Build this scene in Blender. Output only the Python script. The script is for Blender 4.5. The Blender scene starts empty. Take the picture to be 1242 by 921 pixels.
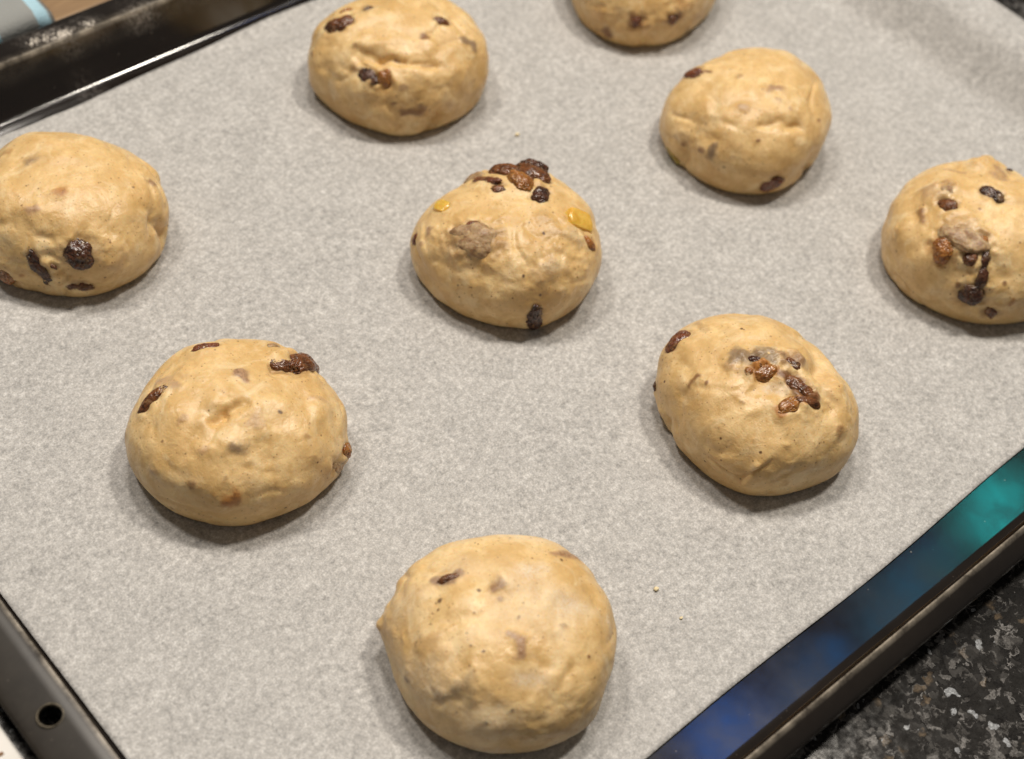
import bpy, bmesh, math, random
import numpy as np
from mathutils import Vector, Matrix

# ------------------------------------------------------------------ camera
FPX, PW, PH = 1900.0, 1242.0, 921.0                 # focal length in photo pixels, photo size
RCW = np.array([[0.75320576, 0.45766761, -0.47246317],
                [-0.65104534, 0.62124491, -0.43611320],
                [0.09392046, 0.63607791, 0.76588761]])
CAM = np.array([-0.23623158, -0.2180566, 0.38294381])
scene = bpy.context.scene
C = scene.collection
cd = bpy.data.cameras.new("camera"); cam = bpy.data.objects.new("camera", cd); C.objects.link(cam)
cd.sensor_width = 36.0; cd.lens = FPX / PW * 36.0
cd.clip_start = 0.01; cd.clip_end = 50
m4 = Matrix.Identity(4)
for i in range(3):
    for j in range(3): m4[i][j] = RCW[i, j]
    m4[i][3] = CAM[i]
cam.matrix_world = m4
cd.dof.use_dof = True; cd.dof.focus_distance = 0.465; cd.dof.aperture_fstop = 10.0
scene.camera = cam

# ------------------------------------------------------------------ light
w = bpy.data.worlds.new("World"); scene.world = w; w.use_nodes = True
bg = w.node_tree.nodes["Background"]
bg.inputs[0].default_value = (1.0, 0.93, 0.85, 1); bg.inputs[1].default_value = 0.11

def area(name, loc, target, size, power, col, sy=None):
    l = bpy.data.lights.new(name, 'AREA'); l.energy = power; l.color = col
    l.shape = 'RECTANGLE' if sy else 'DISK'; l.size = size
    if sy: l.size_y = sy
    o = bpy.data.objects.new(name, l); C.objects.link(o); o.location = loc
    o.rotation_euler = (Vector(target) - Vector(loc)).to_track_quat('-Z', 'Y').to_euler()
    return o
MID = (0.03, 0.02, 0.0)
area("ceiling_downlight", (0.68, -0.06, 1.72), MID, 0.20, 17.0, (1.0, 0.915, 0.80))
area("ceiling_downlight", (-0.22, 0.75, 1.75), MID, 0.24, 12.0, (1.0, 0.92, 0.82))
area("ceiling_downlight", (0.36, 0.50, 1.95), MID, 0.30, 15.0, (1.0, 0.92, 0.83))
# unseen coloured lamps, added for the blue reflections in the bare tray floor: each stands where the mirrored sight line goes
def mirrored(px, py, far):
    d = RCW @ np.array([px - PW / 2, -(py - PH / 2), -FPX]); d /= np.linalg.norm(d)
    p = CAM + d * (-CAM[2] / d[2]); d[2] = -d[2]
    return tuple(p + d * far)
for px, py, size, sy, L, col in ((880, 893, .11, .08, 6.5, (0.0, 0.24, 1.0)), (990, 822, .06, .13, 2.6, (0.01, 0.36, 1.0)),
                                 (1098, 738, .07, .10, 3.2, (0.04, 0.50, 0.90)), (1128, 676, .05, .05, 2.6, (0.02, 0.38, 0.90)),
                                 (1210, 618, .08, .07, 11.0, (0.02, 0.92, 0.90))):
    area("reflection_lamp", mirrored(px, py, 2.2), MID, size, L * math.pi * size * sy, col, sy)

vs = scene.view_settings
vs.view_transform = 'Standard'; vs.look = 'None'; vs.exposure = 0.06; vs.gamma = 1.0
vs.use_curve_mapping = False
scene.render.resolution_x = 1024; scene.render.resolution_y = 759

# ------------------------------------------------------------------ helpers
rng = np.random.default_rng(7)
_perm = rng.permutation(512); _perm = np.concatenate([_perm, _perm])
_grad = rng.normal(size=(512, 3)); _grad /= np.linalg.norm(_grad, axis=1, keepdims=True)

def perlin(P):
    P = np.asarray(P, float); i = np.floor(P).astype(int); f = P - i
    u = f * f * f * (f * (f * 6 - 15) + 10)
    out = 0
    for dx in (0, 1):
        for dy in (0, 1):
            for dz in (0, 1):
                h = _perm[(_perm[(_perm[(i[..., 0] + dx) & 511] + i[..., 1] + dy) & 511] + i[..., 2] + dz) & 511]
                g = _grad[h]; o = f - np.array([dx, dy, dz])
                wt = ((u[..., 0] if dx else 1 - u[..., 0]) * (u[..., 1] if dy else 1 - u[..., 1])
                      * (u[..., 2] if dz else 1 - u[..., 2]))
                out = out + wt * (g * o).sum(-1)
    return out * 1.5

def project(X):
    q = (np.atleast_2d(X) - CAM) @ RCW
    return np.stack([PW / 2 + FPX * q[:, 0] / -q[:, 2], PH / 2 - FPX * q[:, 1] / -q[:, 2]], 1)

def hit(px, py, z=0.0):
    d = RCW @ np.array([px - PW / 2, -(py - PH / 2), -FPX])
    return CAM + d * ((z - CAM[2]) / d[2])

def sstep(a, b, x):
    t = np.clip((x - a) / (b - a), 0, 1); return t * t * (3 - 2 * t)

def mesh_obj(name, V, F, mat, parent=None, smooth=True):
    me = bpy.data.meshes.new(name)
    me.from_pydata(np.asarray(V), [], F if isinstance(F, list) else F.tolist())
    me.update()
    if smooth: me.polygons.foreach_set("use_smooth", [True] * len(me.polygons))
    me.materials.append(mat)
    o = bpy.data.objects.new(name, me); C.objects.link(o)
    if parent is not None: o.parent = parent
    return o

def tag(o, label=None, cat=None, group=None, kind=None):
    if label: o["label"] = label
    if cat: o["category"] = cat
    if group: o["group"] = group
    if kind: o["kind"] = kind
    return o

def empty(name, loc):
    o = bpy.data.objects.new(name, None); C.objects.link(o); o.location = loc
    o.empty_display_size = 0.01
    return o

# ------------------------------------------------------------------ materials
class NT:
    def __init__(s, name):
        s.m = bpy.data.materials.new(name); s.m.use_nodes = True
        s.t = s.m.node_tree; s.b = s.t.nodes["Principled BSDF"]
    def n(s, typ, **kw):
        nd = s.t.nodes.new(typ)
        for k, v in kw.items(): setattr(nd, k, v)
        return nd
    def l(s, a, b): s.t.links.new(a, b)
    def set(s, **kw):
        for k, v in kw.items(): s.b.inputs[k.replace("_", " ")].default_value = v
    def coord(s, kind='Object'):
        return s.n('ShaderNodeTexCoord').outputs[kind]
    def noise(s, vec, scale, detail=3, rough=.5, dist=0):
        nd = s.n('ShaderNodeTexNoise'); s.l(vec, nd.inputs['Vector'])
        nd.inputs['Scale'].default_value = scale; nd.inputs['Detail'].default_value = detail
        nd.inputs['Roughness'].default_value = rough; nd.inputs['Distortion'].default_value = dist
        return nd.outputs['Fac']
    def vor(s, vec, scale, feature='F1', rand=1):
        nd = s.n('ShaderNodeTexVoronoi'); nd.feature = feature; s.l(vec, nd.inputs['Vector'])
        nd.inputs['Scale'].default_value = scale; nd.inputs['Randomness'].default_value = rand
        return nd
    def ramp(s, fac, stops):
        nd = s.n('ShaderNodeValToRGB'); s.l(fac, nd.inputs[0]); e = nd.color_ramp.elements
        while len(e) < len(stops): e.new(.5)
        for el, (p, c) in zip(e, stops):
            el.position = p; el.color = (c, c, c, 1) if not hasattr(c, '__len__') else (*c, 1)
        return nd.outputs[0]
    def mix(s, fac, a, b, mode='MIX'):
        nd = s.n('ShaderNodeMix', data_type='RGBA', blend_type=mode)
        for sock, v in ((nd.inputs[0], fac), (nd.inputs[6], a), (nd.inputs[7], b)):
            if hasattr(v, 'links') or hasattr(v, 'is_output'): s.l(v, sock)
            else: sock.default_value = v if not hasattr(v, '__len__') else (*v, 1)
        return nd.outputs[2]
    def math(s, op, a, b=0.0, clamp=False):
        nd = s.n('ShaderNodeMath', operation=op, use_clamp=clamp)
        for sock, v in ((nd.inputs[0], a), (nd.inputs[1], b)):
            if hasattr(v, 'is_output'): s.l(v, sock)
            else: sock.default_value = v
        return nd.outputs[0]
    def bump(s, h, dist, strength=1.0, prev=None):
        nd = s.n('ShaderNodeBump'); s.l(h, nd.inputs['Height'])
        nd.inputs['Distance'].default_value = dist; nd.inputs['Strength'].default_value = strength
        if prev is not None: s.l(prev, nd.inputs['Normal'])
        return nd.outputs[0]

def dough_material():
    k = NT("dough_raw"); v = k.coord()
    big = k.noise(v, 60, 3, .55); mid = k.noise(v, 190, 4, .6, .4); fine = k.noise(v, 900, 3, .6)
    base = k.ramp(big, [(.30, (.67, .430, .170)), (.70, (.90, .660, .335))])
    base = k.mix(k.ramp(mid, [(.42, 0.0), (.72, 1.0)]), base, (.64, .410, .160))
    base = k.mix(k.math('MULTIPLY', k.ramp(k.noise(v, 130, 4, .6, .8), [(.50, 0.0), (.70, 1.0)]), .48), base, (.95, .79, .50))
    base = k.mix(k.math('MULTIPLY', k.ramp(fine, [(.35, 1.0), (.6, 0.0)]), .14), base, (.42, .24, .09))
    # embedded fruit seen through the thin dough skin
    at = k.n('ShaderNodeAttribute', attribute_name='fruit')
    rag = k.math('ADD', at.outputs['Alpha'], k.math('MULTIPLY', k.math('SUBTRACT', k.noise(v, 700, 4, .65, .5), .5), .75))
    rag = k.math('MULTIPLY', k.ramp(rag, [(.18, 0.0), (.75, 1.0)]), k.math('POWER', at.outputs['Alpha'], .7))
    core = k.math('MULTIPLY', k.ramp(k.noise(v, 520, 4, .7, 1.0), [(.50, 0.0), (.66, 1.0)]), k.ramp(at.outputs['Alpha'], [(.35, 0.0), (.8, .75)]))
    dk = k.mix(1.0, at.outputs['Color'], (.42, .30, .24), 'MULTIPLY')
    base = k.mix(rag, base, k.mix(core, at.outputs['Color'], dk))
    # bran and spice flecks
    def flecks(scale, r0, r1, keep, col, amt, base):
        vr = k.vor(v, scale); dist = vr.outputs['Distance']
        dist = k.math('ADD', dist, k.math('MULTIPLY', k.math('SUBTRACT', k.noise(v, scale * 2.2, 3, .6), .5), .30))
        dot = k.ramp(dist, [(r0, 1.0), (r1, 0.0)])
        sep = k.n('ShaderNodeSeparateColor'); k.l(vr.outputs['Color'], sep.inputs[0])
        pick = k.math('GREATER_THAN', sep.outputs[0], keep)
        return k.mix(k.math('MULTIPLY', k.math('MULTIPLY', dot, pick), amt), base, col)
    base = flecks(420, .07, .18, .80, (.20, .085, .03), .75, base)
    base = flecks(170, .03, .085, .62, (.10, .035, .014), .9, base)
    base = flecks(900, .12, .28, .80, (.28, .13, .05), .6, base)
    # dry flour
    fl = k.n('ShaderNodeAttribute', attribute_name='flour')
    fm = k.math('MULTIPLY', fl.outputs['Fac'], k.ramp(k.noise(v, 1500, 3, .7), [(.34, .15), (.62, 1.0)]))
    base = k.mix(fm, base, (.80, .71, .58))
    k.l(base, k.b.inputs['Base Color'])
    wet = k.n('ShaderNodeAttribute', attribute_name='wet')
    ro = k.ramp(k.noise(v, 150, 4, .6), [(.35, .30), (.65, .52)])
    ro = k.mix(wet.outputs['Fac'], ro, (.16, .16, .16))
    ro = k.mix(fl.outputs['Fac'], ro, (.9, .9, .9))
    k.l(ro, k.b.inputs['Roughness'])
    k.set(Subsurface_Weight=.25, Subsurface_Scale=.003, Specular_IOR_Level=.5)
    k.b.inputs['Subsurface Radius'].default_value = (1.0, .5, .22)
    b = k.bump(k.noise(v, 300, 4, .55, .5), .0012, .36)
    b = k.bump(k.noise(v, 1700, 3, .6), .00018, .5, b)
    k.l(b, k.b.inputs['Normal'])
    return k.m

def fruit_material(name, col, col2, rough=.3, sss=.3, coat=.25, smr=.55):
    k = NT(name); v = k.coord()
    c = k.ramp(k.noise(v, 420, 4, .6, .5), [(.35, col), (.68, col2)])
    dust = k.ramp(k.noise(v, 950, 4, .7, .6), [(.56, 0.0), (.74, 1.0)])
    c = k.mix(k.math('MULTIPLY', dust, .30), c, (.45, .31, .18))
    smear = k.ramp(k.noise(v, 260, 4, .65, .8), [(.57, 0.0), (.66, 1.0)])
    c = k.mix(k.math('MULTIPLY', smear, smr), c, (.52, .35, .17))
    k.l(c, k.b.inputs['Base Color'])
    k.set(Roughness=rough, Subsurface_Weight=sss, Subsurface_Scale=.003, Coat_Weight=coat, Coat_Roughness=.15)
    k.b.inputs['Subsurface Radius'].default_value = (1.0, .35, .12)
    k.l(k.bump(k.noise(v, 1000, 3, .6, .4), .0005, .5), k.b.inputs['Normal'])
    return k.m

def paper_material():
    k = NT("baking_paper"); v = k.coord()
    a = k.noise(v, 560, 6, .72, .1); b2 = k.noise(v, 1700, 3, .65, 0); c2 = k.noise(v, 60, 3, .5); d = k.noise(v, 210, 4, .7)
    s = k.math('ADD', k.math('MULTIPLY', a, .42), k.math('MULTIPLY', b2, .32))
    s = k.math('ADD', s, k.math('MULTIPLY', d, .16)); s = k.math('ADD', s, k.math('MULTIPLY', c2, .08))
    col = k.ramp(s, [(.37, (.245, .240, .232)), (.51, (.475, .463, .446)), (.65, (.76, .75, .73))])
    k.l(col, k.b.inputs['Base Color'])
    k.set(Roughness=.58, Specular_IOR_Level=.35, Subsurface_Weight=0.0)
    b = k.bump(s, .0006, .35); b = k.bump(k.noise(v, 35, 2), .002, .25, b)
    k.l(b, k.b.inputs['Normal'])
    return k.m

def tray_material():
    k = NT("tray_enamel"); v = k.coord()
    c = k.ramp(k.noise(v, 25, 4, .6), [(.3, (.006, .0042, .0032)), (.7, (.013, .0092, .0068))])
    # dried flour and baked-on dust on the metal
    vr = k.vor(v, 330); dot = k.ramp(k.math('ADD', vr.outputs['Distance'], k.math('MULTIPLY', k.noise(v, 1200, 2), .15)), [(.09, 1.0), (.20, 0.0)])
    sep = k.n('ShaderNodeSeparateColor'); k.l(vr.outputs['Color'], sep.inputs[0])
    dust = k.math('MULTIPLY', dot, k.math('GREATER_THAN', sep.outputs[0], .80))
    dust = k.math('MULTIPLY', dust, k.ramp(k.noise(v, 55, 3, .6), [(.46, 0.15), (.58, 1.0)]))
    c = k.mix(k.math('MULTIPLY', dust, .60), c, (.32, .28, .23))
    at = k.n('ShaderNodeAttribute', attribute_name='flour')
    fm = k.math('MULTIPLY', at.outputs['Fac'], k.ramp(k.noise(v, 650, 5, .7, .6), [(.42, 0.0), (.68, 1.0)]))
    c = k.mix(fm, c, (.50, .45, .40))
    wr = k.n('ShaderNodeAttribute', attribute_name='wear')
    wm = k.math('MULTIPLY', wr.outputs['Fac'], k.ramp(k.noise(v, 90, 4, .65, .3), [(.35, .25), (.7, 1.0)]))
    c = k.mix(wm, c, (.030, .025, .019))
    ed = k.n('ShaderNodeAttribute', attribute_name='edge')
    glint = k.math('MULTIPLY', ed.outputs['Fac'], k.ramp(k.noise(v, 120, 5, .7), [(.36, .15), (.60, 1.0)]))
    c = k.mix(glint, c, (.40, .35, .28))  # worn lip coloured paler, painting in its bright highlight line
    k.l(c, k.b.inputs['Base Color'])
    ro = k.ramp(k.noise(v, 40, 4, .6), [(.3, .08), (.7, .17)])
    ro = k.mix(fm, ro, (.9, .9, .9)); ro = k.mix(wr.outputs['Fac'], ro, (.58, .58, .58)); ro = k.mix(glint, ro, (.34, .34, .34))
    k.l(ro, k.b.inputs['Roughness'])
    k.l(k.math('SUBTRACT', .75, k.math('MULTIPLY', wr.outputs['Fac'], .55)), k.b.inputs['Specular IOR Level'])
    b = k.bump(k.noise(v, 45, 2, .5), .0003, .2); k.l(b, k.b.inputs['Normal'])
    return k.m

def granite_material():
    k = NT("granite"); v = k.coord()
    wv = k.n('ShaderNodeVectorMath', operation='ADD'); k.l(v, wv.inputs[0])
    nz = k.n('ShaderNodeTexNoise'); k.l(v, nz.inputs['Vector']); nz.inputs['Scale'].default_value = 260; nz.inputs['Detail'].default_value = 3
    sc = k.n('ShaderNodeVectorMath', operation='SCALE'); k.l(nz.outputs['Color'], sc.inputs[0]); sc.inputs['Scale'].default_value = .0085
    k.l(sc.outputs[0], wv.inputs[1]); vv = wv.outputs[0]
    v1 = k.vor(vv, 420); sep = k.n('ShaderNodeSeparateColor'); k.l(v1.outputs['Color'], sep.inputs[0])
    c = k.ramp(sep.outputs[0], [(.15, (.006, .0055, .0055)), (.40, (.026, .025, .024)), (.68, (.105, .10, .094)), (.95, (.27, .26, .25))])
    c = k.mix(k.ramp(k.noise(vv, 150, 6, .75, .5), [(.47, 1.0), (.53, 0.0)]), c, (.014, .013, .012))
    v2 = k.vor(vv, 215); sp2 = k.n('ShaderNodeSeparateColor'); k.l(v2.outputs['Color'], sp2.inputs[0])
    fl = k.math('MULTIPLY', k.math('GREATER_THAN', sp2.outputs[0], .72), k.ramp(v2.outputs['Distance'], [(.26, 1.0), (.31, 0.0)]))
    c = k.mix(k.math('MULTIPLY', fl, .85), c, (.50, .52, .54))
    c = k.mix(k.math('MULTIPLY', k.math('GREATER_THAN', sp2.outputs[1], .87), k.ramp(v2.outputs['Distance'], [(.2, .8), (.45, 0.0)])), c, (.20, .145, .09))
    c = k.mix(k.ramp(k.noise(v, 1800, 4, .7), [(.45, .55), (.6, 0.0)]), c, (.03, .028, .026))
    k.l(c, k.b.inputs['Base Color'])
    k.l(k.ramp(k.noise(v, 500, 3), [(.3, .06), (.7, .14)]), k.b.inputs['Roughness'])
    k.set(Specular_IOR_Level=.5)
    return k.m

def simple(name, c1, c2, scale, rough, bump=.0003):
    k = NT(name); v = k.coord(); f = k.noise(v, scale, 4, .6)
    k.l(k.ramp(f, [(.3, c1), (.7, c2)]), k.b.inputs['Base Color']); k.set(Roughness=rough)
    k.l(k.bump(f, bump, .5), k.b.inputs['Normal'])
    return k.m

def wood_material():
    k = NT("wood"); mp = k.n('ShaderNodeMapping'); k.l(k.coord(), mp.inputs[0]); mp.inputs['Scale'].default_value = (1, 9, 9)
    f = k.noise(mp.outputs[0], 14, 5, .6, 1.2)
    k.l(k.ramp(f, [(.3, (.17, .095, .040)), (.7, (.32, .20, .095))]), k.b.inputs['Base Color'])
    k.set(Roughness=.45); k.l(k.bump(f, .0004, .4), k.b.inputs['Normal'])
    return k.m

def towel_material():
    k = NT("towel"); v = k.coord(); sx = k.n('ShaderNodeSeparateXYZ'); k.l(v, sx.inputs[0])
    # stripes woven every 21 mm across the towel (object x runs from its right hem)
    ph = k.math('MODULO', k.math('ADD', sx.outputs[0], .0205 * 20), .0205)
    st = k.math('GREATER_THAN', ph, .0150)
    c = k.mix(st, (.30, .31, .30), (.42, .66, .78))
    weave = k.noise(v, 1400, 2)
    c = k.mix(k.math('MULTIPLY', weave, .25), c, (.2, .2, .2)); k.l(c, k.b.inputs['Base Color'])
    k.set(Roughness=.85); k.l(k.bump(weave, .0006, .6), k.b.inputs['Normal'])
    return k.m

M_dough = dough_material()
M_fr = {'dark': fruit_material("raisin_dark", (.026, .010, .007), (.105, .037, .018), .24, .15, .35, .3),
        'brown': fruit_material("raisin_brown", (.065, .021, .007), (.22, .080, .025), .26, .35, .35, .35),
        'red': fruit_material("raisin_red", (.10, .026, .011), (.24, .075, .030), .26, .35, .5, .35),
        'amber': fruit_material("sultana_amber", (.20, .070, .012), (.44, .19, .045), .22, .5, .5, .4),
        'skin': fruit_material("raisin_skinned", (.26, .14, .065), (.56, .40, .225), .45, .3, .05, .9),
        'peel': fruit_material("candied_peel", (.70, .40, .05), (.85, .56, .12), .25, .5, .4, 0.),
        'lime': fruit_material("green_peel", (.34, .26, .03), (.52, .40, .06), .3, .5, .3)}
M_paper = paper_material(); M_tray = tray_material(); M_gran = granite_material()
M_wood = wood_material(); M_towel = towel_material()
M_white = simple("white_sheet", (.72, .70, .66), (.80, .78, .74), 60, .6)
M_crumb = simple("crumb", (.75, .62, .36), (.85, .74, .50), 900, .7)
M_flour = simple("flour", (.55, .50, .44), (.70, .65, .58), 900, .9)
M_burr = simple("bare_steel", (.03, .025, .018), (.15, .125, .085), 700, .5)
M_burr.node_tree.nodes["Principled BSDF"].inputs['Metallic'].default_value = .6
M_mark = simple("brown_print", (.20, .10, .04), (.28, .15, .06), 300, .6)

# ------------------------------------------------------------------ countertop
ZC = -0.0030
def slab(name, x0, x1, y0, y1, z0, z1, mat, bev=.001, parent=None):
    bm = bmesh.new(); bmesh.ops.create_cube(bm, size=1)
    for v in bm.verts:
        v.co = Vector(((x0 + x1) / 2 + v.co.x * (x1 - x0), (y0 + y1) / 2 + v.co.y * (y1 - y0), (z0 + z1) / 2 + v.co.z * (z1 - z0)))
    if bev: bmesh.ops.bevel(bm, geom=list(bm.edges), offset=bev, segments=3, affect='EDGES', profile=.5)
    me = bpy.data.meshes.new(name); bm.to_mesh(me); bm.free(); me.materials.append(mat)
    for p in me.polygons: p.use_smooth = True
    o = bpy.data.objects.new(name, me); C.objects.link(o)
    if parent is not None: o.parent = parent
    return o
tag(slab("countertop", -1.1, 1.3, -0.55, 1.0, ZC - .03, ZC, M_gran, .002), kind="structure")

# ------------------------------------------------------------------ baking tray
TZ = -0.0010                       # tray floor, upper face
HL = 0.0160                        # rim height
B_ = dict(x0=-.1672, x1=.2540, y0=-.1385, y1=.1985)      # foot of the walls
LIP = dict(x0=-.1690, x1=.2620, y0=-.1415, y1=.2066)     # top inner edge
FL = dict(x0=.0150, x1=.0080, y0=.0062, y1=.0125)        # flange widths
NA = 48
def ring(x0, x1, y0, y1, r, z):
    P = []
    for cx, cy, a0 in ((x1 - r, y1 - r, 0), (x0 + r, y1 - r, 90), (x0 + r, y0 + r, 180), (x1 - r, y0 + r, 270)):
        for i in range(NA // 4 + 1):
            a = math.radians(a0 + 90 * i / (NA // 4)); P.append((cx + r * math.cos(a), cy + r * math.sin(a), z))
    # subdivide the straight sides so flour and wear can follow them
    Q = []
    n = len(P)
    for i in range(n):
        a, b = np.array(P[i]), np.array(P[(i + 1) % n]); Q.append(a)
        if i % (NA // 4 + 1) == NA // 4:
            for t in range(1, 120): Q.append(a + (b - a) * t / 120)
    return np.array(Q)
def lerp_ring(t, z, r):            # t=0 foot .. 1 lip
    return ring(*(B_[k] + (LIP[k] - B_[k]) * t for k in ('x0', 'x1', 'y0', 'y1')), r, z)
def flange_ring(t, z, r):
    return ring(LIP['x0'] - FL['x0'] * t, LIP['x1'] + FL['x1'] * t, LIP['y0'] - FL['y0'] * t, LIP['y1'] + FL['y1'] * t, r, z)
def in_ring(d, z, r):
    return ring(B_['x0'] + d, B_['x1'] - d, B_['y0'] + d, B_['y1'] - d, r, z)
rings = [in_ring(.012, TZ, .010), in_ring(.0040, TZ, .0155), in_ring(.0034, TZ, .016), in_ring(.0018, TZ + .0003, .017), in_ring(.0006, TZ + .0010, .018),
         lerp_ring(.06, TZ + .0024, .019), lerp_ring(.5, .0072, .021), lerp_ring(.92, HL - .0020, .022), lerp_ring(.97, HL - .0008, .0225),
         lerp_ring(1.02, HL - .0002, .023), flange_ring(.10, HL, .024), flange_ring(.30, HL - .0008, .026), flange_ring(.80, HL - .0026, .030),
         flange_ring(.93, HL - .0035, .031), flange_ring(.985, HL - .0045, .0315), flange_ring(1.0, HL - .0058, .0316)]
n = len(rings[0]); V = np.concatenate(rings); F = []
flat = ((V[:, 0] < LIP['x0'] - .0005) | (V[:, 1] > LIP['y1'] + .0005)) & (np.arange(len(V)) >= 10 * n)      # the handle end has a nearly level flange
V[flat, 2] = HL - (HL - V[flat, 2]) * .35
for k in range(len(rings) - 1):
    for i in range(n):
        j = (i + 1) % n; F.append((k * n + i, (k + 1) * n + i, (k + 1) * n + j, k * n + j))
F.append(tuple(range(n)))
tray = empty("baking_tray", (0.047, 0.032, ZC))
tag(tray, "dark brown enamelled metal baking tray lined with grey baking paper", "baking tray")
pan = mesh_obj("pan", V, F, M_tray)
md = pan.modifiers.new("sheet", 'SOLIDIFY'); md.thickness = .0010; md.offset = -1
HOLE = hit(61, 868, HL - .0005)
bm = bmesh.new(); bmesh.ops.create_cone(bm, segments=40, radius1=.0030, radius2=.0030, depth=.02, cap_ends=True)
me = bpy.data.meshes.new("cut"); bm.to_mesh(me); bm.free()
cut = bpy.data.objects.new("cut", me); C.objects.link(cut); cut.location = (HOLE[0], HOLE[1], HL)
mb = pan.modifiers.new("hole", 'BOOLEAN'); mb.object = cut; mb.operation = 'DIFFERENCE'; mb.solver = 'EXACT'
bpy.context.view_layer.update()
dg = bpy.context.evaluated_depsgraph_get()
newme = bpy.data.meshes.new_from_object(pan.evaluated_get(dg))
pan.modifiers.clear(); pan.data = newme; newme.name = "pan"
bpy.data.objects.remove(cut)
newme.materials.clear(); newme.materials.append(M_tray)
newme.polygons.foreach_set("use_smooth", [True] * len(newme.polygons))
newme.set_sharp_from_angle(angle=math.radians(42))
co = np.empty(len(newme.vertices) * 3); newme.vertices.foreach_get("co", co); co = co.reshape(-1, 3)
fl = np.zeros(len(co)); wr = np.zeros(len(co))
def blob(c, r): return np.exp(-((co - np.array(c)) ** 2).sum(1) / (r * r))
for px, py, r, a in ((78, 42, .0035, 1.3), (40, 50, .0035, .8), (62, 45, .003, .8), (108, 28, .0035, .6), (178, 12, .004, .6), (235, 2, .004, .8), (160, 18, .003, .6)):
    fl += a * blob(hit(px, py, HL - .001), r)
fl += .8 * blob(hit(108, 104, .003), .0035) + .5 * blob(hit(130, 92, .004), .003)
wr += sstep(LIP['x0'] + .001, LIP['x0'] - .006, co[:, 0])
ox = np.minimum.reduce([co[:, 0] - LIP['x0'], LIP['x1'] - co[:, 0], co[:, 1] - LIP['y0'], LIP['y1'] - co[:, 1]])
lip_glint = np.exp(-(ox / .0009) ** 2) * sstep(HL - .0025, HL - .0006, co[:, 2])  # mask of the highlight line painted along the lip
for nm, arr in (("flour", np.clip(fl, 0, 1)), ("wear", wr), ("edge", lip_glint)):
    at = newme.attributes.new(nm, 'FLOAT', 'POINT'); at.data.foreach_set("value", arr.astype(np.float32))
pan.parent = tray; pan.matrix_parent_inverse = tray.matrix_world.inverted() if False else Matrix.Translation(-Vector(tray.location))

def sub(o, par):                    # parent while keeping world coordinates
    o.parent = par; o.matrix_parent_inverse = Matrix.Translation(-Vector(par.location)); return o

# burred edge of the hanging hole
TV, TF = [], []
for i in range(40):
    a = 2 * math.pi * i / 40
    for j in range(10):
        b = 2 * math.pi * j / 10; rr = .0033 + .00036 * math.cos(b) * (1 + .3 * math.sin(a * 2 + 1))
        TV.append((HOLE[0] + rr * math.cos(a), HOLE[1] + rr * math.sin(a), HL - .0006 + .00042 * math.sin(b)))
for i in range(40):
    for j in range(10):
        TF.append((i * 10 + j, ((i + 1) % 40) * 10 + j, ((i + 1) % 40) * 10 + (j + 1) % 10, i * 10 + (j + 1) % 10))
sub(mesh_obj("hole_rim", TV, TF, M_burr), tray)

# ------------------------------------------------------------------ baking paper
nx, ny = 300, 220
u = np.linspace(0, 1, nx); v_ = np.linspace(0, 1, ny); U, Vv = np.meshgrid(u, v_, indexing='ij')
ex0 = -.1648 + .0003 * np.sin(Vv * 9); ex1 = .2745 + .0006 * np.sin(Vv * 13)
ey0 = -.1207 + .0006 * np.sin(U * 21 + 1) + .0007 * np.sin(U * 9 + 2.0); ey1 = .1912 + .0007 * np.sin(U * 17) + .0004 * np.sin(U * 43)
X = ex0 + (ex1 - ex0) * U; Y = ey0 + (ey1 - ey0) * Vv
Z = .00018 * perlin(np.stack([X * 22, Y * 22, X * 0 + 3.3], -1)) + .0001 * perlin(np.stack([X * 70, Y * 70, X * 0 + 9.1], -1))
Z = Z + .00045 * np.exp(-(perlin(np.stack([X * 9, Y * 14, X * 0 + 21.7], -1)) / .06) ** 2) * sstep(.05, .35, perlin(np.stack([X * 11, Y * 11, X * 0 + 51.7], -1)))
Z = Z + .0176 * sstep(.2385, .2640, X + .002 * np.sin(Y * 30)) + .0006 * sstep(.264, .275, X)
Z = Z + .0010 * sstep(.1845, .1915, Y) * (0.6 + .6 * np.sin(X * 31))
P = np.stack([X, Y, Z - .0002], -1).reshape(-1, 3)
idx = np.arange(nx * ny).reshape(nx, ny)
Fq = np.stack([idx[:-1, :-1], idx[1:, :-1], idx[1:, 1:], idx[:-1, 1:]], -1).reshape(-1, 4)
paper = mesh_obj("baking_paper", P, Fq, M_paper)
md = paper.modifiers.new("thickness", 'SOLIDIFY'); md.thickness = .00012; md.offset = -1
tag(paper, "sheet of mottled grey baking paper lining the dark tray", "baking paper")

# ------------------------------------------------------------------ dough buns
NK, NE = 20, 10
NT_, NP = 400, 170
COL = dict(purple=(.29, .165, .095), gray=(.235, .16, .10), brown=(.22, .095, .035), orange=(.42, .17, .035),
           dark=(.07, .032, .022), pale=(.46, .30, .17), mauve=(.40, .24, .14), white=(.68, .58, .44))

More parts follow.
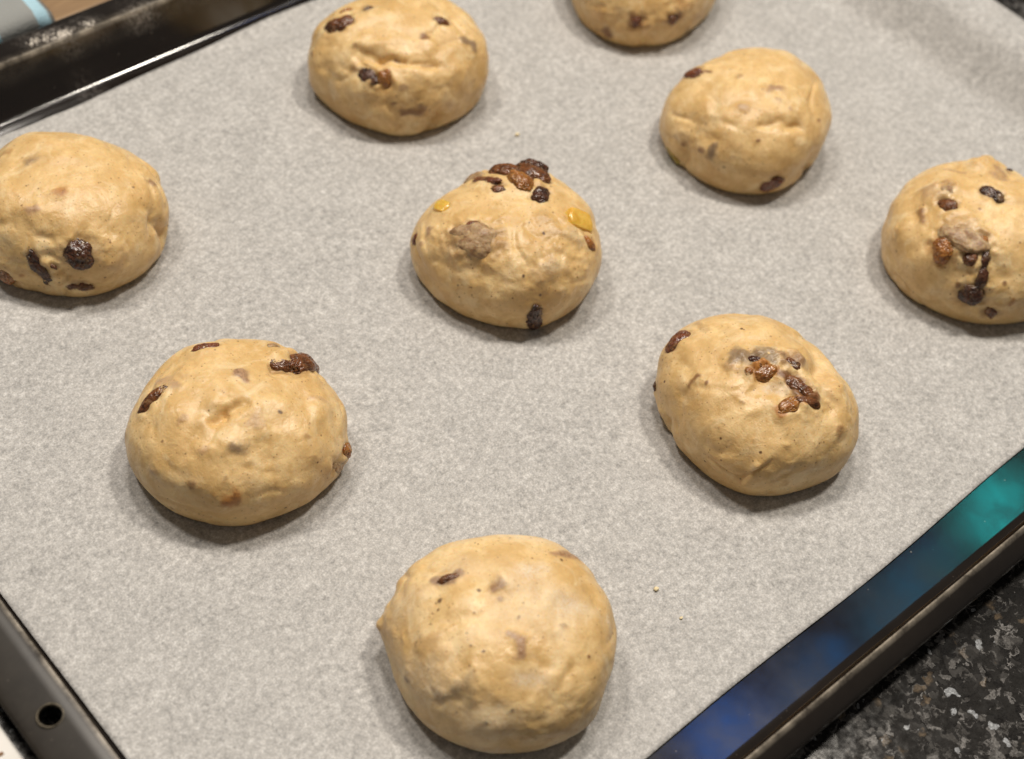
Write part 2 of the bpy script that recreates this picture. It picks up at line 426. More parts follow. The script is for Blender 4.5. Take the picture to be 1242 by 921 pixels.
def build_bun(spec, seed):
    p = np.array(spec['fit']); cx, cy, h, sx, sy = p[:5]; rk = p[5:5 + NK]; ek = p[5 + NK:]
    crop, sc = spec['crop'], spec['sc']
    th = np.linspace(0, 2 * np.pi, NT_, endpoint=False)
    kk = np.arange(NK) * 2 * np.pi / NK
    wt = np.exp(14. * (np.cos(th[:, None] - kk[None]) - 1)); wt /= wt.sum(1, keepdims=True); R = wt @ rk
    ps = np.concatenate([np.linspace(-np.pi / 2, 0, 36)[:-1], np.linspace(0, np.pi / 2, NP - 34)[:-1]])
    npz = len(ps)
    k2 = np.arange(NE) * 2 * np.pi / NE; w2 = np.exp(5. * (np.cos(th[:, None] - k2[None]) - 1)); w2 /= w2.sum(1, keepdims=True); E = w2 @ ek
    c_, s_ = np.cos(ps), np.sin(ps); zc = .36 * h
    rho = np.where(ps[None] >= 0, np.clip(c_, 0, 1)[None] ** E[:, None], (1 - .11 * (1 - c_))[None])
    z = np.where(ps >= 0, zc + (h - zc) * np.clip(s_, 0, 1), zc * (1 + s_))
    X = cx + R[:, None] * np.cos(th)[:, None] * rho + sx * (z / h) ** 1.5
    Y = cy + R[:, None] * np.sin(th)[:, None] * rho + sy * (z / h) ** 1.5
    Z = np.broadcast_to(z, X.shape)
    G = np.stack([X, Y, Z], -1)                               # (theta, elevation, 3)
    top = np.array([cx + sx, cy + sy, h])
    def normals(G):
        dt = np.roll(G, -1, 0) - np.roll(G, 1, 0)
        dp = np.empty_like(G); dp[:, 1:-1] = G[:, 2:] - G[:, :-2]; dp[:, 0] = G[:, 1] - G[:, 0]; dp[:, -1] = G[:, -1] - G[:, -2]
        N = np.cross(dt, dp); L = np.linalg.norm(N, axis=-1, keepdims=True); return N / np.maximum(L, 1e-12)
    def pick(px, py, G, N):
        q = np.array([crop[0] + px / sc, crop[1] + py / sc])
        Pf = G.reshape(-1, 3); Nf = N.reshape(-1, 3)
        d2 = ((UV - q) ** 2).sum(1)
        d2 = np.where(FR, d2, 1e9); i = int(d2.argmin())
        return Pf[i].copy(), Nf[i].copy()
    def mpp(P): return np.linalg.norm(P - CAM) / FPX / sc      # metres per crop pixel
    def segdist(Pts, a, b):
        ab = b - a; L = (ab * ab).sum()
        t = np.clip(((Pts - a) @ ab) / L, 0, 1) if L > 1e-12 else np.zeros(Pts.shape[:-1])
        return np.linalg.norm(Pts - a - t[..., None] * ab, axis=-1)
    N = normals(G)
    off = np.array([seed * 7.3, seed * 3.1, seed * 5.7])
    Pn = G - np.array([cx, cy, 0])
    warp = np.stack([perlin(Pn * 60 + off + 40), perlin(Pn * 60 + off + 80), perlin(Pn * 60 + off + 120)], -1) * .006
    fade = .4 + .6 * sstep(0.0, .007, G[..., 2])
    D = .0011 * perlin(Pn * 48 + off) + .0008 * perlin((Pn + warp) * np.array([95, 95, 80]) + off + 3) + .00034 * perlin((Pn + warp) * 130 + off + 9) + .00006 * perlin((Pn + warp) * 330 + off + 19)
    cr = perlin((Pn + warp * 1.2) * np.array([70, 70, 95]) + off + 31)
    msk = sstep(.0, .45, perlin(Pn * 38 + off + 61))
    D -= .0007 * np.exp(-(cr / .17) ** 2) * msk
    D *= fade
    flour = np.zeros(X.shape); wet = np.zeros(X.shape)
    col = np.zeros(X.shape + (3,)); alp = np.zeros(X.shape)
    nz = perlin(Pn * 330 + off + 44)
    wvec = np.stack([perlin(Pn * 190 + off + q_) for q_ in (201, 233, 267)], -1)
    wob = 1 + .45 * perlin(Pn * 200 + off + 5) + .35 * perlin(Pn * 480 + off + 15)
    UV = project(G.reshape(-1, 3)); FR = (N.reshape(-1, 3) * (CAM - G.reshape(-1, 3))).sum(1) > 0
    # explicit folds, lumps and dimples
    for ax, ay, bx, by, r, amp in spec.get('bump', []):
        a, na = pick(ax, ay, G, N); b, nb = pick(bx, by, G, N); rm = r * mpp(a)
        D += amp * 1e-3 * np.exp(-(segdist(G + wvec * min(.9 * rm, .0024), a, b) * (.75 + .25 * wob) / rm) ** 2)
    for ax, ay, bx, by, wd, kind, *_ in spec.get('fruit', []):
        a, _n = pick(ax, ay, G, N); b, _n = pick(bx, by, G, N); rm = wd * .5 * mpp(a)
        d = segdist(G, a + (b - a) * .2, b - (b - a) * .2)
        D += min(.00035, .2 * rm) * np.exp(-((d - 1.6 * rm) / (.8 * rm)) ** 2) - min(.0002, .1 * rm) * np.exp(-(d / (1.0 * rm)) ** 2) + min(.0008, .35 * rm) * nz * np.exp(-(d / (1.7 * rm)) ** 4)
        wgt = np.exp(-(d * (1 + .5 * nz) / (1.45 * rm)) ** 3)
        cc = np.array(COL['orange'] if kind in ('amber', 'peel', 'lime') else COL['brown'])
        wgt = wgt * (.25 if kind in ('peel', 'lime') else .6)
        m = wgt > alp; col[m] = cc; alp = np.maximum(alp, wgt)
    for ax, ay, bx, by, r, cname, s in spec.get('stain', []):
        a, _n = pick(ax, ay, G, N); b, _n = pick(bx, by, G, N); rm = r * mpp(a)
        d = segdist(G + wvec * min(1.1 * rm, .0035), a, b) * wob
        wgt = s * np.exp(-(d / (1.15 * rm)) ** 3)
        m = wgt > alp * .9; col[m] = COL[cname]; alp = np.maximum(alp, wgt)
        D += min(.0007, .26 * rm) * np.exp(-(d / (1.3 * rm)) ** 2)
    for ax, ay, bx, by, r, s in spec.get('flour', []):
        a, _n = pick(ax, ay, G, N); b, _n = pick(bx, by, G, N)
        flour += s * np.exp(-(segdist(G, a, b) / (r * mpp(a))) ** 2)
    for ax, ay, r, s in spec.get('wet', []):
        a, _n = pick(ax, ay, G, N); wet += s * np.exp(-(segdist(G, a, a) / (r * mpp(a))) ** 2)
    flour += spec.get('dusty', 0.0) * (sstep(-.1, .5, perlin(Pn * 55 + off + 77)) * .8 + .5 * sstep(.012, .003, G[..., 2]))
    G2 = G + N * D[..., None]
    G2[..., 2] = np.maximum(G2[..., 2], -.0001); G2[:, 0, 2] = -.0001
    N2 = normals(G2)
    UV = project(G2.reshape(-1, 3)); FR = (N2.reshape(-1, 3) * (CAM - G2.reshape(-1, 3))).sum(1) > 0
    Vt = np.concatenate([G2.reshape(-1, 3), [G2[:, -1].mean(0)], [[cx, cy, -.0001]]])
    I = np.arange(NT_ * npz).reshape(NT_, npz); In = np.roll(I, -1, 0)
    Q = np.stack([I[:, :-1], In[:, :-1], In[:, 1:], I[:, 1:]], -1).reshape(-1, 4).tolist()
    tp, bt = NT_ * npz, NT_ * npz + 1
    Q += [(int(a), int(b), tp) for a, b in zip(I[:, -1], In[:, -1])] + [(int(b), int(a), bt) for a, b in zip(I[:, 0], In[:, 0])]
    root = empty("dough_bun", (cx, cy, 0)); tag(root, spec['label'], "dough bun", "raw fruit buns on the baking paper")
    do = mesh_obj("dough", Vt, Q, M_dough); sub(do, root)
    me = do.data
    ca = np.concatenate([np.concatenate([col, alp[..., None]], -1).reshape(-1, 4), np.zeros((2, 4))]).astype(np.float32)
    at = me.attributes.new("fruit", 'FLOAT_COLOR', 'POINT'); at.data.foreach_set("color", ca.ravel())
    for nm, arr in (("flour", flour), ("wet", wet)):
        a_ = np.concatenate([np.clip(arr, 0, 1).ravel(), [0, 0]]).astype(np.float32)
        at = me.attributes.new(nm, 'FLOAT', 'POINT'); at.data.foreach_set("value", a_)
    # fruit pieces pressed into the dough
    for q, (ax, ay, bx, by, wd, kind, *rest) in enumerate(spec.get('fruit', [])):
        lift = rest[0] if rest else 0.0
        a, na = pick(ax, ay, G2, N2); b, nb = pick(bx, by, G2, N2); k_ = mpp(a)
        nn = na + nb; nn /= np.linalg.norm(nn); ax_ = b - a; L = max(np.linalg.norm(ax_), wd * k_ * .8)
        if np.linalg.norm(ax_) < 1e-5: ax_ = np.cross(nn, [0.3, .5, .2])
        ax_ = ax_ / np.linalg.norm(ax_); sd = np.cross(nn, ax_); sd /= np.linalg.norm(sd); nn = np.cross(ax_, sd)
        fruit_piece(kind, (a + b) / 2, ax_, sd, nn, L * .68, wd * k_ * .72, lift * .7 - .38, seed * 31 + q, root)
    return root

def fruit_piece(kind, c, ax, sd, nn, la, wb, lift, seed, root):
    bm = bmesh.new(); bmesh.ops.create_icosphere(bm, subdivisions=5, radius=1)
    S = np.array([v.co[:] for v in bm.verts]); Fc = [[v.index for v in f.verts] for f in bm.faces]; bm.free()
    off = np.array([seed * 1.7, seed * 2.9, seed * .7])
    th = min(wb * .75, la * .8)
    if kind in ('peel', 'lime'):
        S2 = np.sign(S) * np.abs(S) ** .75; S2 /= np.abs(S2).max(1, keepdims=True) ** .25
        S2 = S2 * (1 + .10 * perlin(S * 1.6 + off))[:, None]; th = wb * .5
    else:
        r = 1 + .20 * perlin(S * 1.3 + off) + .05 * perlin(S * 3 + off)
        wk = perlin(S * np.array([2.2, 5.0, 5.0]) + off + 50 + .5 * perlin(S * 2 + off)[:, None])
        ws_ = .35 if kind == 'skin' else 1.0
        r -= .14 * ws_ * np.exp(-(wk / .12) ** 2)
        wk2 = perlin(S * np.array([5, 9, 9]) + off + 90); r -= .035 * ws_ * np.exp(-(wk2 / .15) ** 2)
        S2 = S * r[:, None]
    loc = S2[:, :1] * la * ax + S2[:, 1:2] * wb * sd + S2[:, 2:] * th * nn
    P = c + nn * th * (lift + .02) + loc
    o = mesh_obj({'peel': "candied_peel", 'lime': "candied_peel"}.get(kind, "sultana" if kind == 'amber' else "raisin"), P, Fc, M_fr[kind])
    sub(o, root)

BUNS = [
 dict(label="dough bun with one big round raisin and a long dark one at the front", crop=(0, 130), sc=3.412,
  fit=[-0.07927, 0.13454, 0.03153, 7e-05, 0.00028, 0.03123, 0.02975, 0.02969, 0.0306, 0.03181, 0.03235, 0.03154, 0.02997, 0.02917, 0.02996, 0.03031, 0.02866, 0.02793, 0.0294, 0.03099, 0.03162, 0.03207, 0.03331, 0.03456, 0.03357, 0.94657, 0.90745, 0.79967, 0.75657, 0.84733, 0.87846, 0.88035, 0.88117, 0.88734, 0.91442],
  bump=[(205, 620, 275, 710, 28, -1.5), (300, 700, 400, 745, 30, -1.2), (685, 540, 635, 470, 30, -3.0), (560, 600, 500, 650, 110, 1.3), (60, 490, 200, 540, 30, -.7), (380, 440, 520, 430, 45, .5), (0, 490, 40, 480, 25, -.6)],
  fruit=[(278, 622, 370, 588, 98, 'dark', .05), (125, 602, 198, 718, 56, 'dark', -.1), (5, 680, 55, 725, 70, 'amber'), (285, 740, 385, 752, 40, 'brown', -.3), (205, 650, 235, 668, 22, 'brown', -.2)],
  stain=[(140, 435, 150, 430, 34, 'mauve', .8), (135, 220, 165, 210, 26, 'gray', .7), (97, 205, 97, 205, 9, 'dark', .8), (250, 352, 255, 345, 26, 'orange', .8), (625, 325, 640, 320, 28, 'purple', .8), (90, 695, 95, 690, 12, 'orange', .8), (550, 335, 550, 335, 8, 'dark', .8), (15, 185, 40, 185, 14, 'orange', .6), (460, 650, 480, 640, 40, 'pale', .5)]),
 dict(label="dough bun next to the tray's wall with a brown raisin and a creased fold", crop=(330, 0), sc=4.006,
  fit=[0.05983, 0.1337, 0.03221, -0.00061, 0.00038, 0.03258, 0.03164, 0.03065, 0.03003, 0.02987, 0.0303, 0.03177, 0.03435, 0.03583, 0.03384, 0.03092, 0.03027, 0.03142, 0.03174, 0.0304, 0.02972, 0.03123, 0.03314, 0.0336, 0.03312, 0.81294, 0.87146, 0.90707, 0.97537, 0.95209, 0.89723, 0.88277, 0.88059, 0.88013, 0.8612],
  bump=[(400, 262, 520, 292, 30, -1.5), (520, 292, 650, 300, 20, -1.9), (690, 322, 790, 318, 20, -1.8), (600, 370, 900, 360, 45, 1.3), (420, 220, 760, 240, 45, .9), (250, 330, 330, 420, 40, -.9), (430, 480, 560, 600, 60, .9), (795, 615, 815, 570, 34, -3.4), (350, 330, 420, 370, 40, -1.0), (540, 440, 600, 520, 40, -.7), (960, 520, 980, 420, 30, -.7), (690, 520, 640, 600, 40, -.6)],
  fruit=[(272, 150, 385, 100, 78, 'brown', -.1), (330, 62, 385, 45, 40, 'amber', -.2), (430, 352, 498, 395, 60, 'dark', -.05), (515, 375, 575, 405, 74, 'amber', -.05), (792, 95, 852, 116, 46, 'brown', -.1), (450, 48, 485, 38, 20, 'dark', -.1)],
  stain=[(455, 50, 480, 45, 34, 'gray', .7), (735, 190, 740, 180, 16, 'brown', .9), (965, 205, 970, 215, 36, 'gray', .8), (385, 325, 400, 340, 30, 'brown', .7), (195, 265, 195, 262, 20, 'purple', .8), (185, 390, 190, 400, 20, 'brown', .7), (640, 560, 720, 550, 26, 'brown', .8), (600, 290, 620, 292, 9, 'brown', .9), (735, 318, 780, 318, 10, 'brown', .6), (595, 505, 600, 500, 14, 'brown', .7), (630, 430, 640, 425, 18, 'pale', .8), (330, 410, 330, 415, 22, 'purple', .5), (395, 230, 400, 230, 16, 'brown', .6), (850, 480, 870, 480, 40, 'pale', .5)]),
 dict(label="dough bun topped with a raisin cluster and two yellow peel pieces", crop=(470, 160), sc=3.543,
  fit=[0.03239, 0.03964, 0.03074, -0.00035, -0.00232, 0.0293, 0.02911, 0.02857, 0.02779, 0.02722, 0.02737, 0.02857, 0.03103, 0.03378, 0.03396, 0.03193, 0.03091, 0.03153, 0.03249, 0.03273, 0.0321, 0.0313, 0.03052, 0.02968, 0.0293, 0.86962, 0.89225, 0.91874, 0.91198, 0.89727, 0.88461, 0.8809, 0.88077, 0.88297, 0.88203],
  bump=[(310, 470, 420, 480, 62, 2.0), (690, 430, 620, 620, 30, -.8), (700, 560, 730, 620, 70, .9), (720, 440, 790, 450, 55, .9), (200, 560, 420, 620, 30, -.8), (380, 600, 420, 760, 30, -.5), (560, 420, 560, 560, 60, .7), (420, 220, 640, 230, 50, .8), (660, 540, 830, 500, 22, -.6)],
  fruit=[(570, 118, 678, 165, 70, 'dark', .6), (455, 170, 560, 182, 78, 'brown', .35), (565, 165, 675, 220, 96, 'brown', .35), (535, 190, 608, 245, 64, 'amber', .6), (642, 292, 678, 252, 58, 'dark', .2), (352, 216, 460, 210, 44, 'red', .15), (330, 200, 400, 185, 46, 'skin', .05), (450, 245, 500, 240, 34, 'brown', -.2),
         (218, 318, 254, 330, 46, 'peel', .7), (782, 368, 858, 402, 72, 'peel', .7), (848, 460, 888, 500, 44, 'amber', 0), (108, 480, 128, 440, 26, 'red', 0), (630, 765, 638, 838, 62, 'dark', .1), (600, 815, 650, 800, 26, 'dark', .1), (345, 402, 400, 400, 30, 'red', .3), (275, 468, 450, 485, 128, 'skin', -.35)],
  stain=[(300, 470, 440, 482, 78, 'brown', .6), (700, 575, 715, 600, 66, 'gray', .55), (720, 440, 800, 460, 55, 'gray', .4), (671, 436, 671, 436, 7, 'dark', 1), (585, 620, 585, 620, 8, 'dark', .9), (185, 425, 185, 420, 18, 'mauve', .8), (155, 480, 158, 480, 14, 'mauve', .7), (300, 662, 300, 662, 6, 'dark', .8), (655, 705, 655, 705, 7, 'dark', .9), (660, 350, 665, 380, 30, 'gray', .4)]),
 dict(label="smooth dough bun with a red raisin at its foot and another on its shoulder", crop=(660, 0), sc=3.268,
  fit=[0.14562, 0.03597, 0.03155, 0.00116, -0.00172, 0.03197, 0.0328, 0.03255, 0.03094, 0.02878, 0.02777, 0.02923, 0.03205, 0.03349, 0.033, 0.03202, 0.03209, 0.03275, 0.03235, 0.03044, 0.02846, 0.02791, 0.02886, 0.03006, 0.03094, 0.82374, 0.75723, 0.8961, 1.01107, 0.93364, 0.88894, 0.88102, 0.87906, 0.87639, 0.87951],
  bump=[(630, 440, 690, 490, 40, .8), (640, 490, 760, 505, 22, -.7), (860, 490, 1010, 500, 18, -1.5), (930, 440, 1010, 440, 60, 1.0), (930, 540, 1010, 560, 40, .5), (1040, 690, 1060, 620, 30, -1.8), (535, 665, 560, 600, 26, -1.6), (700, 400, 640, 360, 40, -.4), (690, 560, 640, 540, 18, -.5)],
  fruit=[(562, 290, 618, 287, 42, 'red', 0), (870, 752, 925, 702, 56, 'red', .05), (490, 590, 522, 650, 32, 'lime', -.1)],
  stain=[(890, 350, 940, 350, 22, 'mauve', .85), (930, 400, 935, 400, 12, 'mauve', .6), (620, 585, 625, 580, 18, 'purple', .9), (665, 600, 675, 600, 26, 'gray', .9), (545, 575, 545, 575, 12, 'brown', .7), (530, 540, 540, 535, 22, 'purple', .5), (630, 292, 665, 290, 8, 'brown', .8), (770, 305, 775, 300, 12, 'brown', .6), (710, 662, 710, 662, 7, 'dark', .9), (845, 562, 845, 560, 9, 'brown', .8), (1085, 475, 1088, 475, 12, 'brown', .7), (780, 430, 785, 430, 18, 'pale', .7), (970, 430, 970, 432, 10, 'mauve', .7), (640, 490, 640, 492, 10, 'brown', .7)], wet=[(705, 600, 20, .8)]),
 dict(label="dough bun with a pointed tip and wet dark fruit bursting from its side", crop=(1030, 160), sc=3.542,
  fit=[0.16889, -0.05858, 0.03337, -0.00051, 0.00051, 0.02947, 0.02931, 0.03014, 0.03154, 0.03288, 0.03378, 0.0347, 0.03664, 0.03881, 0.03855, 0.03611, 0.03357, 0.03201, 0.03133, 0.0312, 0.03136, 0.03138, 0.03114, 0.03084, 0.03024, 0.966, 0.92157, 0.79087, 0.81922, 0.86838, 0.87839, 0.87968, 0.87826, 0.86778, 0.86461],
  bump=[(580, 140, 605, 125, 56, 3.2), (650, 185, 700, 190, 30, -1.0), (360, 260, 440, 255, 40, 1.3), (500, 440, 530, 470, 70, 1.8), (390, 500, 420, 500, 42, 1.0), (230, 410, 240, 400, 36, 1.1), (470, 590, 520, 600, 24, -.8), (430, 340, 470, 350, 30, -.7), (600, 590, 640, 620, 40, -.6), (310, 330, 320, 390, 24, .5), (480, 170, 560, 165, 30, -.6)],
  fruit=[(566, 250, 660, 290, 58, 'dark', .0), (398, 295, 452, 332, 52, 'brown', 0), (425, 405, 585, 475, 104, 'skin', -.40), (362, 498, 440, 518, 88, 'amber', -.1), (492, 545, 548, 540, 44, 'brown', .05), (595, 520, 575, 575, 34, 'dark', .2), (578, 585, 560, 668, 40, 'dark', .2), (482, 708, 565, 688, 80, 'dark', .2), (582, 776, 628, 772, 52, 'brown', -.05), (400, 240, 445, 250, 40, 'skin', -.3), (680, 165, 695, 165, 20, 'dark', 0), (560, 450, 600, 470, 36, 'amber', -.25)],
  stain=[(500, 440, 540, 480, 62, 'pale', .7), (350, 265, 380, 255, 38, 'mauve', .6), (315, 340, 320, 380, 20, 'brown', .8), (640, 170, 650, 190, 30, 'mauve', .7), (460, 655, 462, 655, 14, 'brown', .8), (695, 720, 697, 725, 16, 'orange', .8), (400, 545, 380, 560, 24, 'orange', .6), (400, 165, 500, 165, 10, 'mauve', .7), (200, 440, 205, 445, 20, 'brown', .5), (198, 515, 198, 515, 7, 'brown', .8), (565, 328, 565, 328, 9, 'brown', .8), (668, 650, 670, 655, 10, 'brown', .8), (670, 575, 670, 575, 8, 'brown', .7)],
  wet=[(235, 395, 34, 1), (400, 500, 60, .9), (530, 670, 50, .9), (640, 590, 60, .7), (520, 450, 70, .5), (700, 740, 30, .8), (430, 300, 40, .7)]),
 dict(label="dough bun with a raisin jutting beside a hollow and a brown raisin on its flank", crop=(120, 380), sc=3.176,
  fit=[-0.08468, 0.03052, 0.03133, -0.00142, -0.0007, 0.03052, 0.02948, 0.02876, 0.02879, 0.02908, 0.02855, 0.02771, 0.02858, 0.03115, 0.03244, 0.03165, 0.03133, 0.03208, 0.03244, 0.03194, 0.03243, 0.03448, 0.03509, 0.03314, 0.03143, 0.86635, 0.89062, 0.84677, 0.89754, 0.93081, 0.89366, 0.88201, 0.88024, 0.87926, 0.87122],
  bump=[(430, 405, 490, 395, 24, -2.0), (490, 390, 550, 340, 20, -1.8), (440, 340, 520, 310, 45, .7), (370, 450, 340, 540, 30, -.8), (690, 210, 760, 215, 34, -2.4), (680, 155, 760, 160, 26, 1.2), (500, 490, 580, 470, 50, .8), (560, 570, 680, 580, 40, -.5), (860, 470, 880, 560, 40, -.7), (930, 560, 910, 580, 24, -1.0), (820, 310, 860, 400, 40, .6), (220, 460, 300, 600, 40, -.5), (620, 350, 720, 330, 60, .5)],
  fruit=[(372, 142, 458, 124, 46, 'red', .0), (162, 380, 240, 290, 46, 'brown', .05), (672, 195, 738, 214, 42, 'brown', -.15), (748, 208, 840, 198, 84, 'brown', .3), (942, 535, 965, 522, 46, 'amber', .2), (655, 125, 690, 128, 22, 'skin', .0), (905, 600, 945, 590, 50, 'skin', -.25)],
  stain=[(240, 275, 275, 265, 36, 'pale', .8), (545, 225, 560, 250, 24, 'mauve', .9), (530, 525, 550, 525, 36, 'gray', .75), (600, 395, 600, 430, 26, 'mauve', .6), (490, 715, 510, 705, 32, 'orange', .85), (355, 665, 358, 660, 20, 'brown', .7), (320, 412, 325, 410, 18, 'brown', .6), (405, 530, 410, 525, 18, 'mauve', .6), (490, 635, 492, 640, 14, 'brown', .6), (98, 470, 98, 480, 16, 'mauve', .8), (290, 743, 290, 743, 9, 'brown', .8), (245, 492, 245, 495, 9, 'brown', .8), (530, 785, 530, 785, 6, 'dark', .8), (695, 380, 697, 384, 7, 'dark', .8), (800, 470, 805, 472, 16, 'brown', .6), (820, 330, 840, 330, 26, 'pale', .6), (200, 610, 220, 600, 18, 'pale', .7), (820, 555, 820, 555, 14, 'brown', .5), (730, 690, 735, 700, 30, 'gray', .35)]),
 dict(label="lopsided dough bun with a torn brown fruit patch on top", crop=(760, 350), sc=3.29,
  fit=[0.0507, -0.0576, 0.03126, -0.00137, 0.00026, 0.02589, 0.02707, 0.0288, 0.03038, 0.0316, 0.03226, 0.03229, 0.03182, 0.03016, 0.02875, 0.02963, 0.03167, 0.03291, 0.03284, 0.0326, 0.03335, 0.03448, 0.03354, 0.03012, 0.0268, 0.97434, 0.88985, 0.86374, 0.8631, 0.87604, 0.87946, 0.88002, 0.88118, 0.89656, 0.97128],
  bump=[(560, 400, 620, 410, 60, -1.3), (755, 250, 770, 330, 46, -2.4), (770, 330, 800, 470, 40, -1.2), (840, 420, 860, 480, 70, 1.2), (520, 470, 700, 510, 40, .8), (480, 775, 520, 700, 18, 1.2), (540, 680, 620, 670, 40, .8), (200, 540, 250, 400, 30, -.6), (115, 430, 140, 490, 30, 1.0), (175, 580, 165, 540, 28, -2.2), (500, 270, 560, 280, 34, .9), (650, 280, 690, 310, 34, .8), (690, 700, 600, 760, 26, -.5), (740, 690, 740, 640, 30, .4)],
  fruit=[(172, 250, 240, 178, 66, 'red', .2), (104, 400, 110, 375, 30, 'dark', .0), (475, 322, 505, 332, 30, 'amber', -.2), (515, 355, 600, 322, 56, 'amber', -.35), (635, 285, 690, 310, 46, 'brown', -.5), (480, 272, 565, 292, 50, 'dark', -.65), (640, 355, 740, 425, 56, 'brown', -.45), (690, 445, 765, 464, 40, 'brown', -.05), (608, 488, 690, 445, 50, 'amber', -.25)],
  stain=[(470, 275, 560, 285, 46, 'gray', .8), (440, 310, 460, 330, 36, 'mauve', .6), (500, 335, 600, 330, 30, 'orange', 1.0), (630, 290, 690, 310, 42, 'purple', .75), (630, 345, 740, 440, 42, 'brown', 1.0), (610, 485, 700, 450, 26, 'orange', 1.0), (560, 400, 600, 400, 40, 'white', .55), (250, 380, 278, 355, 15, 'brown', .85), (320, 377, 320, 377, 9, 'brown', .8), (845, 570, 847, 575, 20, 'brown', .7), (510, 605, 515, 605, 12, 'brown', .7), (370, 555, 372, 553, 9, 'brown', .7), (572, 203, 572, 203, 7, 'brown', .8), (280, 140, 320, 175, 16, 'brown', .5), (460, 458, 465, 458, 10, 'brown', .6), (780, 320, 800, 420, 50, 'mauve', .35), (690, 690, 660, 710, 30, 'gray', .35)]),
 dict(label="floury round dough bun with a nub on one side and no raisins standing proud", crop=(430, 620), sc=3.06,
  fit=[-0.06684, -0.07432, 0.03199, -0.00075, -0.00061, 0.03041, 0.03049, 0.02984, 0.02947, 0.02967, 0.03108, 0.03354, 0.03454, 0.03338, 0.03252, 0.03291, 0.03319, 0.03267, 0.0323, 0.03237, 0.03188, 0.03049, 0.02917, 0.02885, 0.02953, 0.85924, 0.88678, 0.92409, 0.9176, 0.88448, 0.88016, 0.88006, 0.8802, 0.8805, 0.87554], dusty=.48,
  bump=[(92, 395, 112, 412, 34, 2.1), (130, 330, 130, 300, 30, -.6), (300, 660, 310, 700, 26, -.5), (350, 640, 440, 650, 50, .7), (560, 240, 640, 230, 40, .5), (640, 560, 760, 560, 40, -.4), (180, 500, 190, 600, 34, .5), (880, 300, 920, 380, 30, -.5), (760, 340, 780, 430, 40, -.4)],
  fruit=[(316, 262, 382, 238, 30, 'brown', -.05)],
  stain=[(315, 262, 385, 236, 24, 'purple', .9), (515, 280, 545, 262, 20, 'brown', .75), (545, 315, 555, 322, 12, 'pale', .9), (575, 450, 610, 470, 18, 'mauve', .8), (620, 480, 622, 530, 20, 'mauve', .85), (740, 158, 820, 172, 20, 'mauve', .8), (370, 660, 410, 655, 44, 'gray', .6), (295, 665, 305, 690, 14, 'brown', .7), (195, 625, 198, 630, 20, 'purple', .85), (315, 332, 315, 334, 8, 'dark', .8), (460, 295, 460, 295, 7, 'dark', .8), (450, 375, 450, 375, 8, 'brown', .8), (435, 500, 435, 500, 8, 'dark', .7), (868, 545, 870, 550, 11, 'brown', .9), (490, 783, 492, 785, 8, 'dark', .8), (585, 743, 585, 743, 8, 'dark', .8), (225, 495, 228, 500, 14, 'brown', .7), (770, 430, 780, 430, 12, 'brown', .6), (110, 440, 130, 450, 28, 'brown', .5), (260, 480, 300, 480, 40, 'pale', .5), (760, 320, 765, 315, 30, 'gray', .4), (760, 780, 780, 790, 60, 'mauve', .35), (613, 398, 613, 398, 8, 'brown', .8)],
  flour=[(640, 222, 700, 210, 36, .6), (620, 625, 690, 625, 30, .55), (88, 385, 100, 370, 12, .9), (160, 650, 300, 800, 12, .7), (320, 850, 520, 898, 12, .8), (540, 900, 740, 870, 12, .7), (760, 850, 900, 720, 40, .45), (940, 400, 950, 620, 16, .6), (780, 350, 860, 360, 30, .4)]),
 dict(label="dough bun cut by the picture's edge with rusty fruit patches along its foot", crop=(660, 0), sc=3.268,
  fit=[0.17339, 0.12169, 0.03354, 0.00095, 0.00044, 0.03411, 0.03481, 0.03499, 0.03449, 0.0334, 0.0319, 0.03045, 0.02971, 0.02987, 0.03106, 0.03361, 0.03618, 0.03649, 0.03431, 0.03148, 0.02982, 0.02983, 0.03087, 0.03204, 0.03313, 0.83749, 0.8012, 0.8295, 0.86981, 0.88288, 0.88087, 0.88014, 0.88004, 0.87957, 0.87175],
  bump=[(300, 60, 440, 60, 26, -.7), (390, 185, 400, 160, 24, -1.0), (330, 110, 360, 130, 30, .6)],
  fruit=[(348, 92, 385, 80, 46, 'red', -.3), (492, 80, 530, 66, 44, 'brown', -.2)],
  stain=[(240, 120, 245, 130, 28, 'brown', .9), (365, 85, 370, 85, 36, 'brown', .8), (510, 72, 520, 68, 36, 'brown', .9), (225, 50, 230, 60, 34, 'orange', .5), (530, 5, 540, 10, 26, 'orange', .6), (600, 60, 610, 60, 30, 'pale', .6), (330, 180, 370, 180, 16, 'brown', .7), (560, 115, 570, 110, 18, 'brown', .6)]),
]
BUNS[8]['label'] = "far corner dough bun with rusty fruit patches along its foot"
for i, s in enumerate(BUNS): build_bun(s, i + 1)

# ------------------------------------------------------------------ crumbs and flour
def crumb(px, py, r, seed, label, mat=M_crumb):
    bm = bmesh.new(); bmesh.ops.create_icosphere(bm, subdivisions=2, radius=1)
    S = np.array([v.co[:] for v in bm.verts]); Fc = [[v.index for v in f.verts] for f in bm.faces]; bm.free()
    c = hit(px, py, 0)
    S = S * (1 + .5 * perlin(S * 1.4 + seed * 3.7))[:, None] * np.array([1.2, .9, .6]) * r
    o = mesh_obj("crumb", S, Fc, mat); o.location = (c[0], c[1], r * .45)
    tag(o, label, "crumb", "crumbs lying on the baking paper")
crumb(627, 164, .0008, 1, "tiny yellow crumb behind the bun topped with raisins")
crumb(796, 715, .0007, 2, "tiny cream crumb on the paper beside the floury bun, larger of two")
crumb(826, 750, .00045, 3, "tiny cream crumb on the paper beside the floury bun, smaller of two")

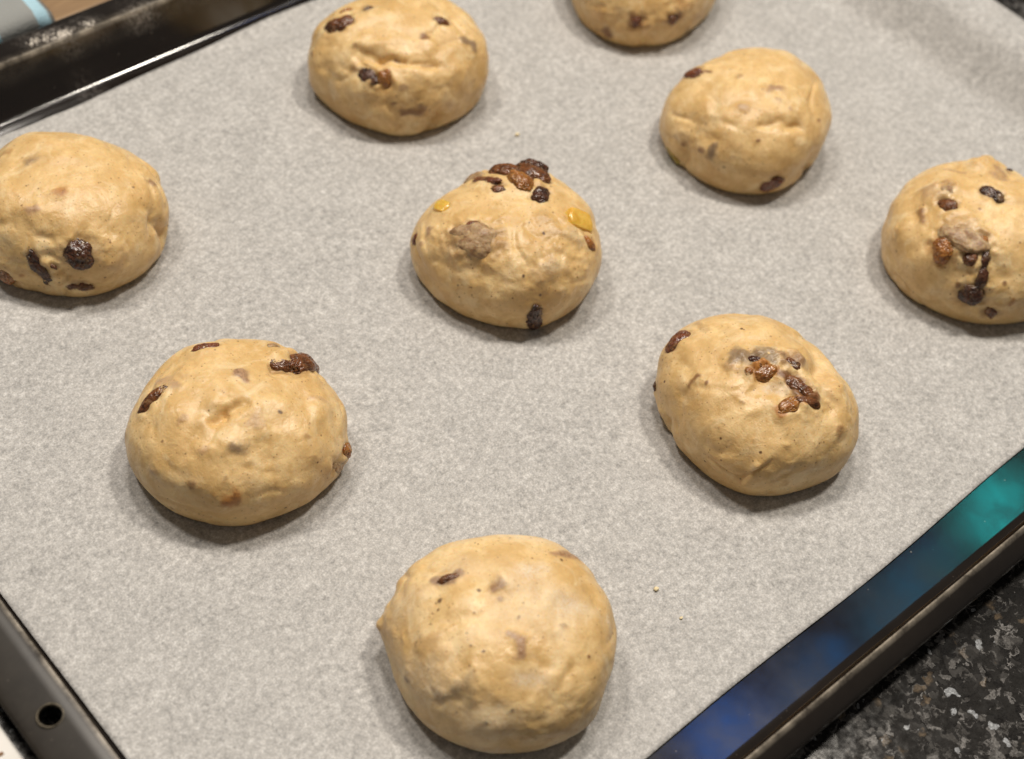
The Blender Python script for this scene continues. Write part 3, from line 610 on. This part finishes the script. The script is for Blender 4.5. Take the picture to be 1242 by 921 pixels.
# clumps of flour caught on the far rim
random.seed(4)
FV, FF = [], []
bm = bmesh.new(); bmesh.ops.create_icosphere(bm, subdivisions=1, radius=1)
IS = np.array([v.co[:] for v in bm.verts]); IF = [[v.index for v in f.verts] for f in bm.faces]; bm.free()
for px, py, spx, spy, cnt, z in ((76, 43, 9, 6, 60, HL), (42, 51, 8, 4, 22, HL), (60, 47, 8, 3, 20, HL), (108, 30, 8, 3, 14, HL), (235, 2, 10, 4, 16, HL)):
    for _ in range(cnt):
        q = hit(random.gauss(px, spx * .6), random.gauss(py, spy * .6), z)
        y = min(max(q[1], LIP['y1'] + .0012), LIP['y1'] + FL['y1'] * .8)
        r = random.uniform(.0002, .0006)
        S = IS * r * (1 + .4 * perlin(IS * 1.5 + random.random() * 50))[:, None]
        base = len(FV); FV += (S + np.array([q[0], y, HL - .0004 + r * .5])).tolist(); FF += [[a + base for a in f] for f in IF]
tag(mesh_obj("flour_dust", FV, FF, M_flour), "clumps of pale flour dusting the far rim of the tray", "flour", kind="stuff")

# ------------------------------------------------------------------ things around the tray
tag(slab("wooden_board", -.32, .22, .2235, .50, ZC + .0001, ZC + .012, M_wood, .003), "brown wooden board lying behind the tray", "wooden board")
tw_n = 60
TX, TY = np.meshgrid(np.linspace(-.16, 0, tw_n), np.linspace(0, .22, tw_n), indexing='ij')
TZv = .004 + .0012 * perlin(np.stack([TX * 30, TY * 30, TX * 0], -1)) - .0035 * (sstep(-.004, 0, TX) + sstep(.004, 0, TY))
ti = np.arange(tw_n * tw_n).reshape(tw_n, tw_n)
tf = np.stack([ti[:-1, :-1], ti[1:, :-1], ti[1:, 1:], ti[:-1, 1:]], -1).reshape(-1, 4)
tw = mesh_obj("kitchen_towel", np.stack([TX, TY, TZv], -1).reshape(-1, 3), tf, M_towel)
c0 = hit(64, 26, ZC + .016); tw.location = (c0[0] + .001, .2245, ZC + .0122)
md = tw.modifiers.new("thickness", 'SOLIDIFY'); md.thickness = .003; md.offset = 1
tag(tw, "grey kitchen towel with pale blue stripes on the wooden board", "towel")
ws = slab("white_board", -.40, -.1862, -.22, .14, ZC + .0001, ZC + .0125, M_white, .0012)
tag(ws, "plain white board lying against the tray's handle end", "board")
q = hit(2, 914, ZC + .0125)
sub(slab("brown_mark", q[0] - .0035, q[0] + .0004, q[1] - .0006, q[1] + .0004, ZC + .01251, ZC + .0126, M_mark, 0), ws)
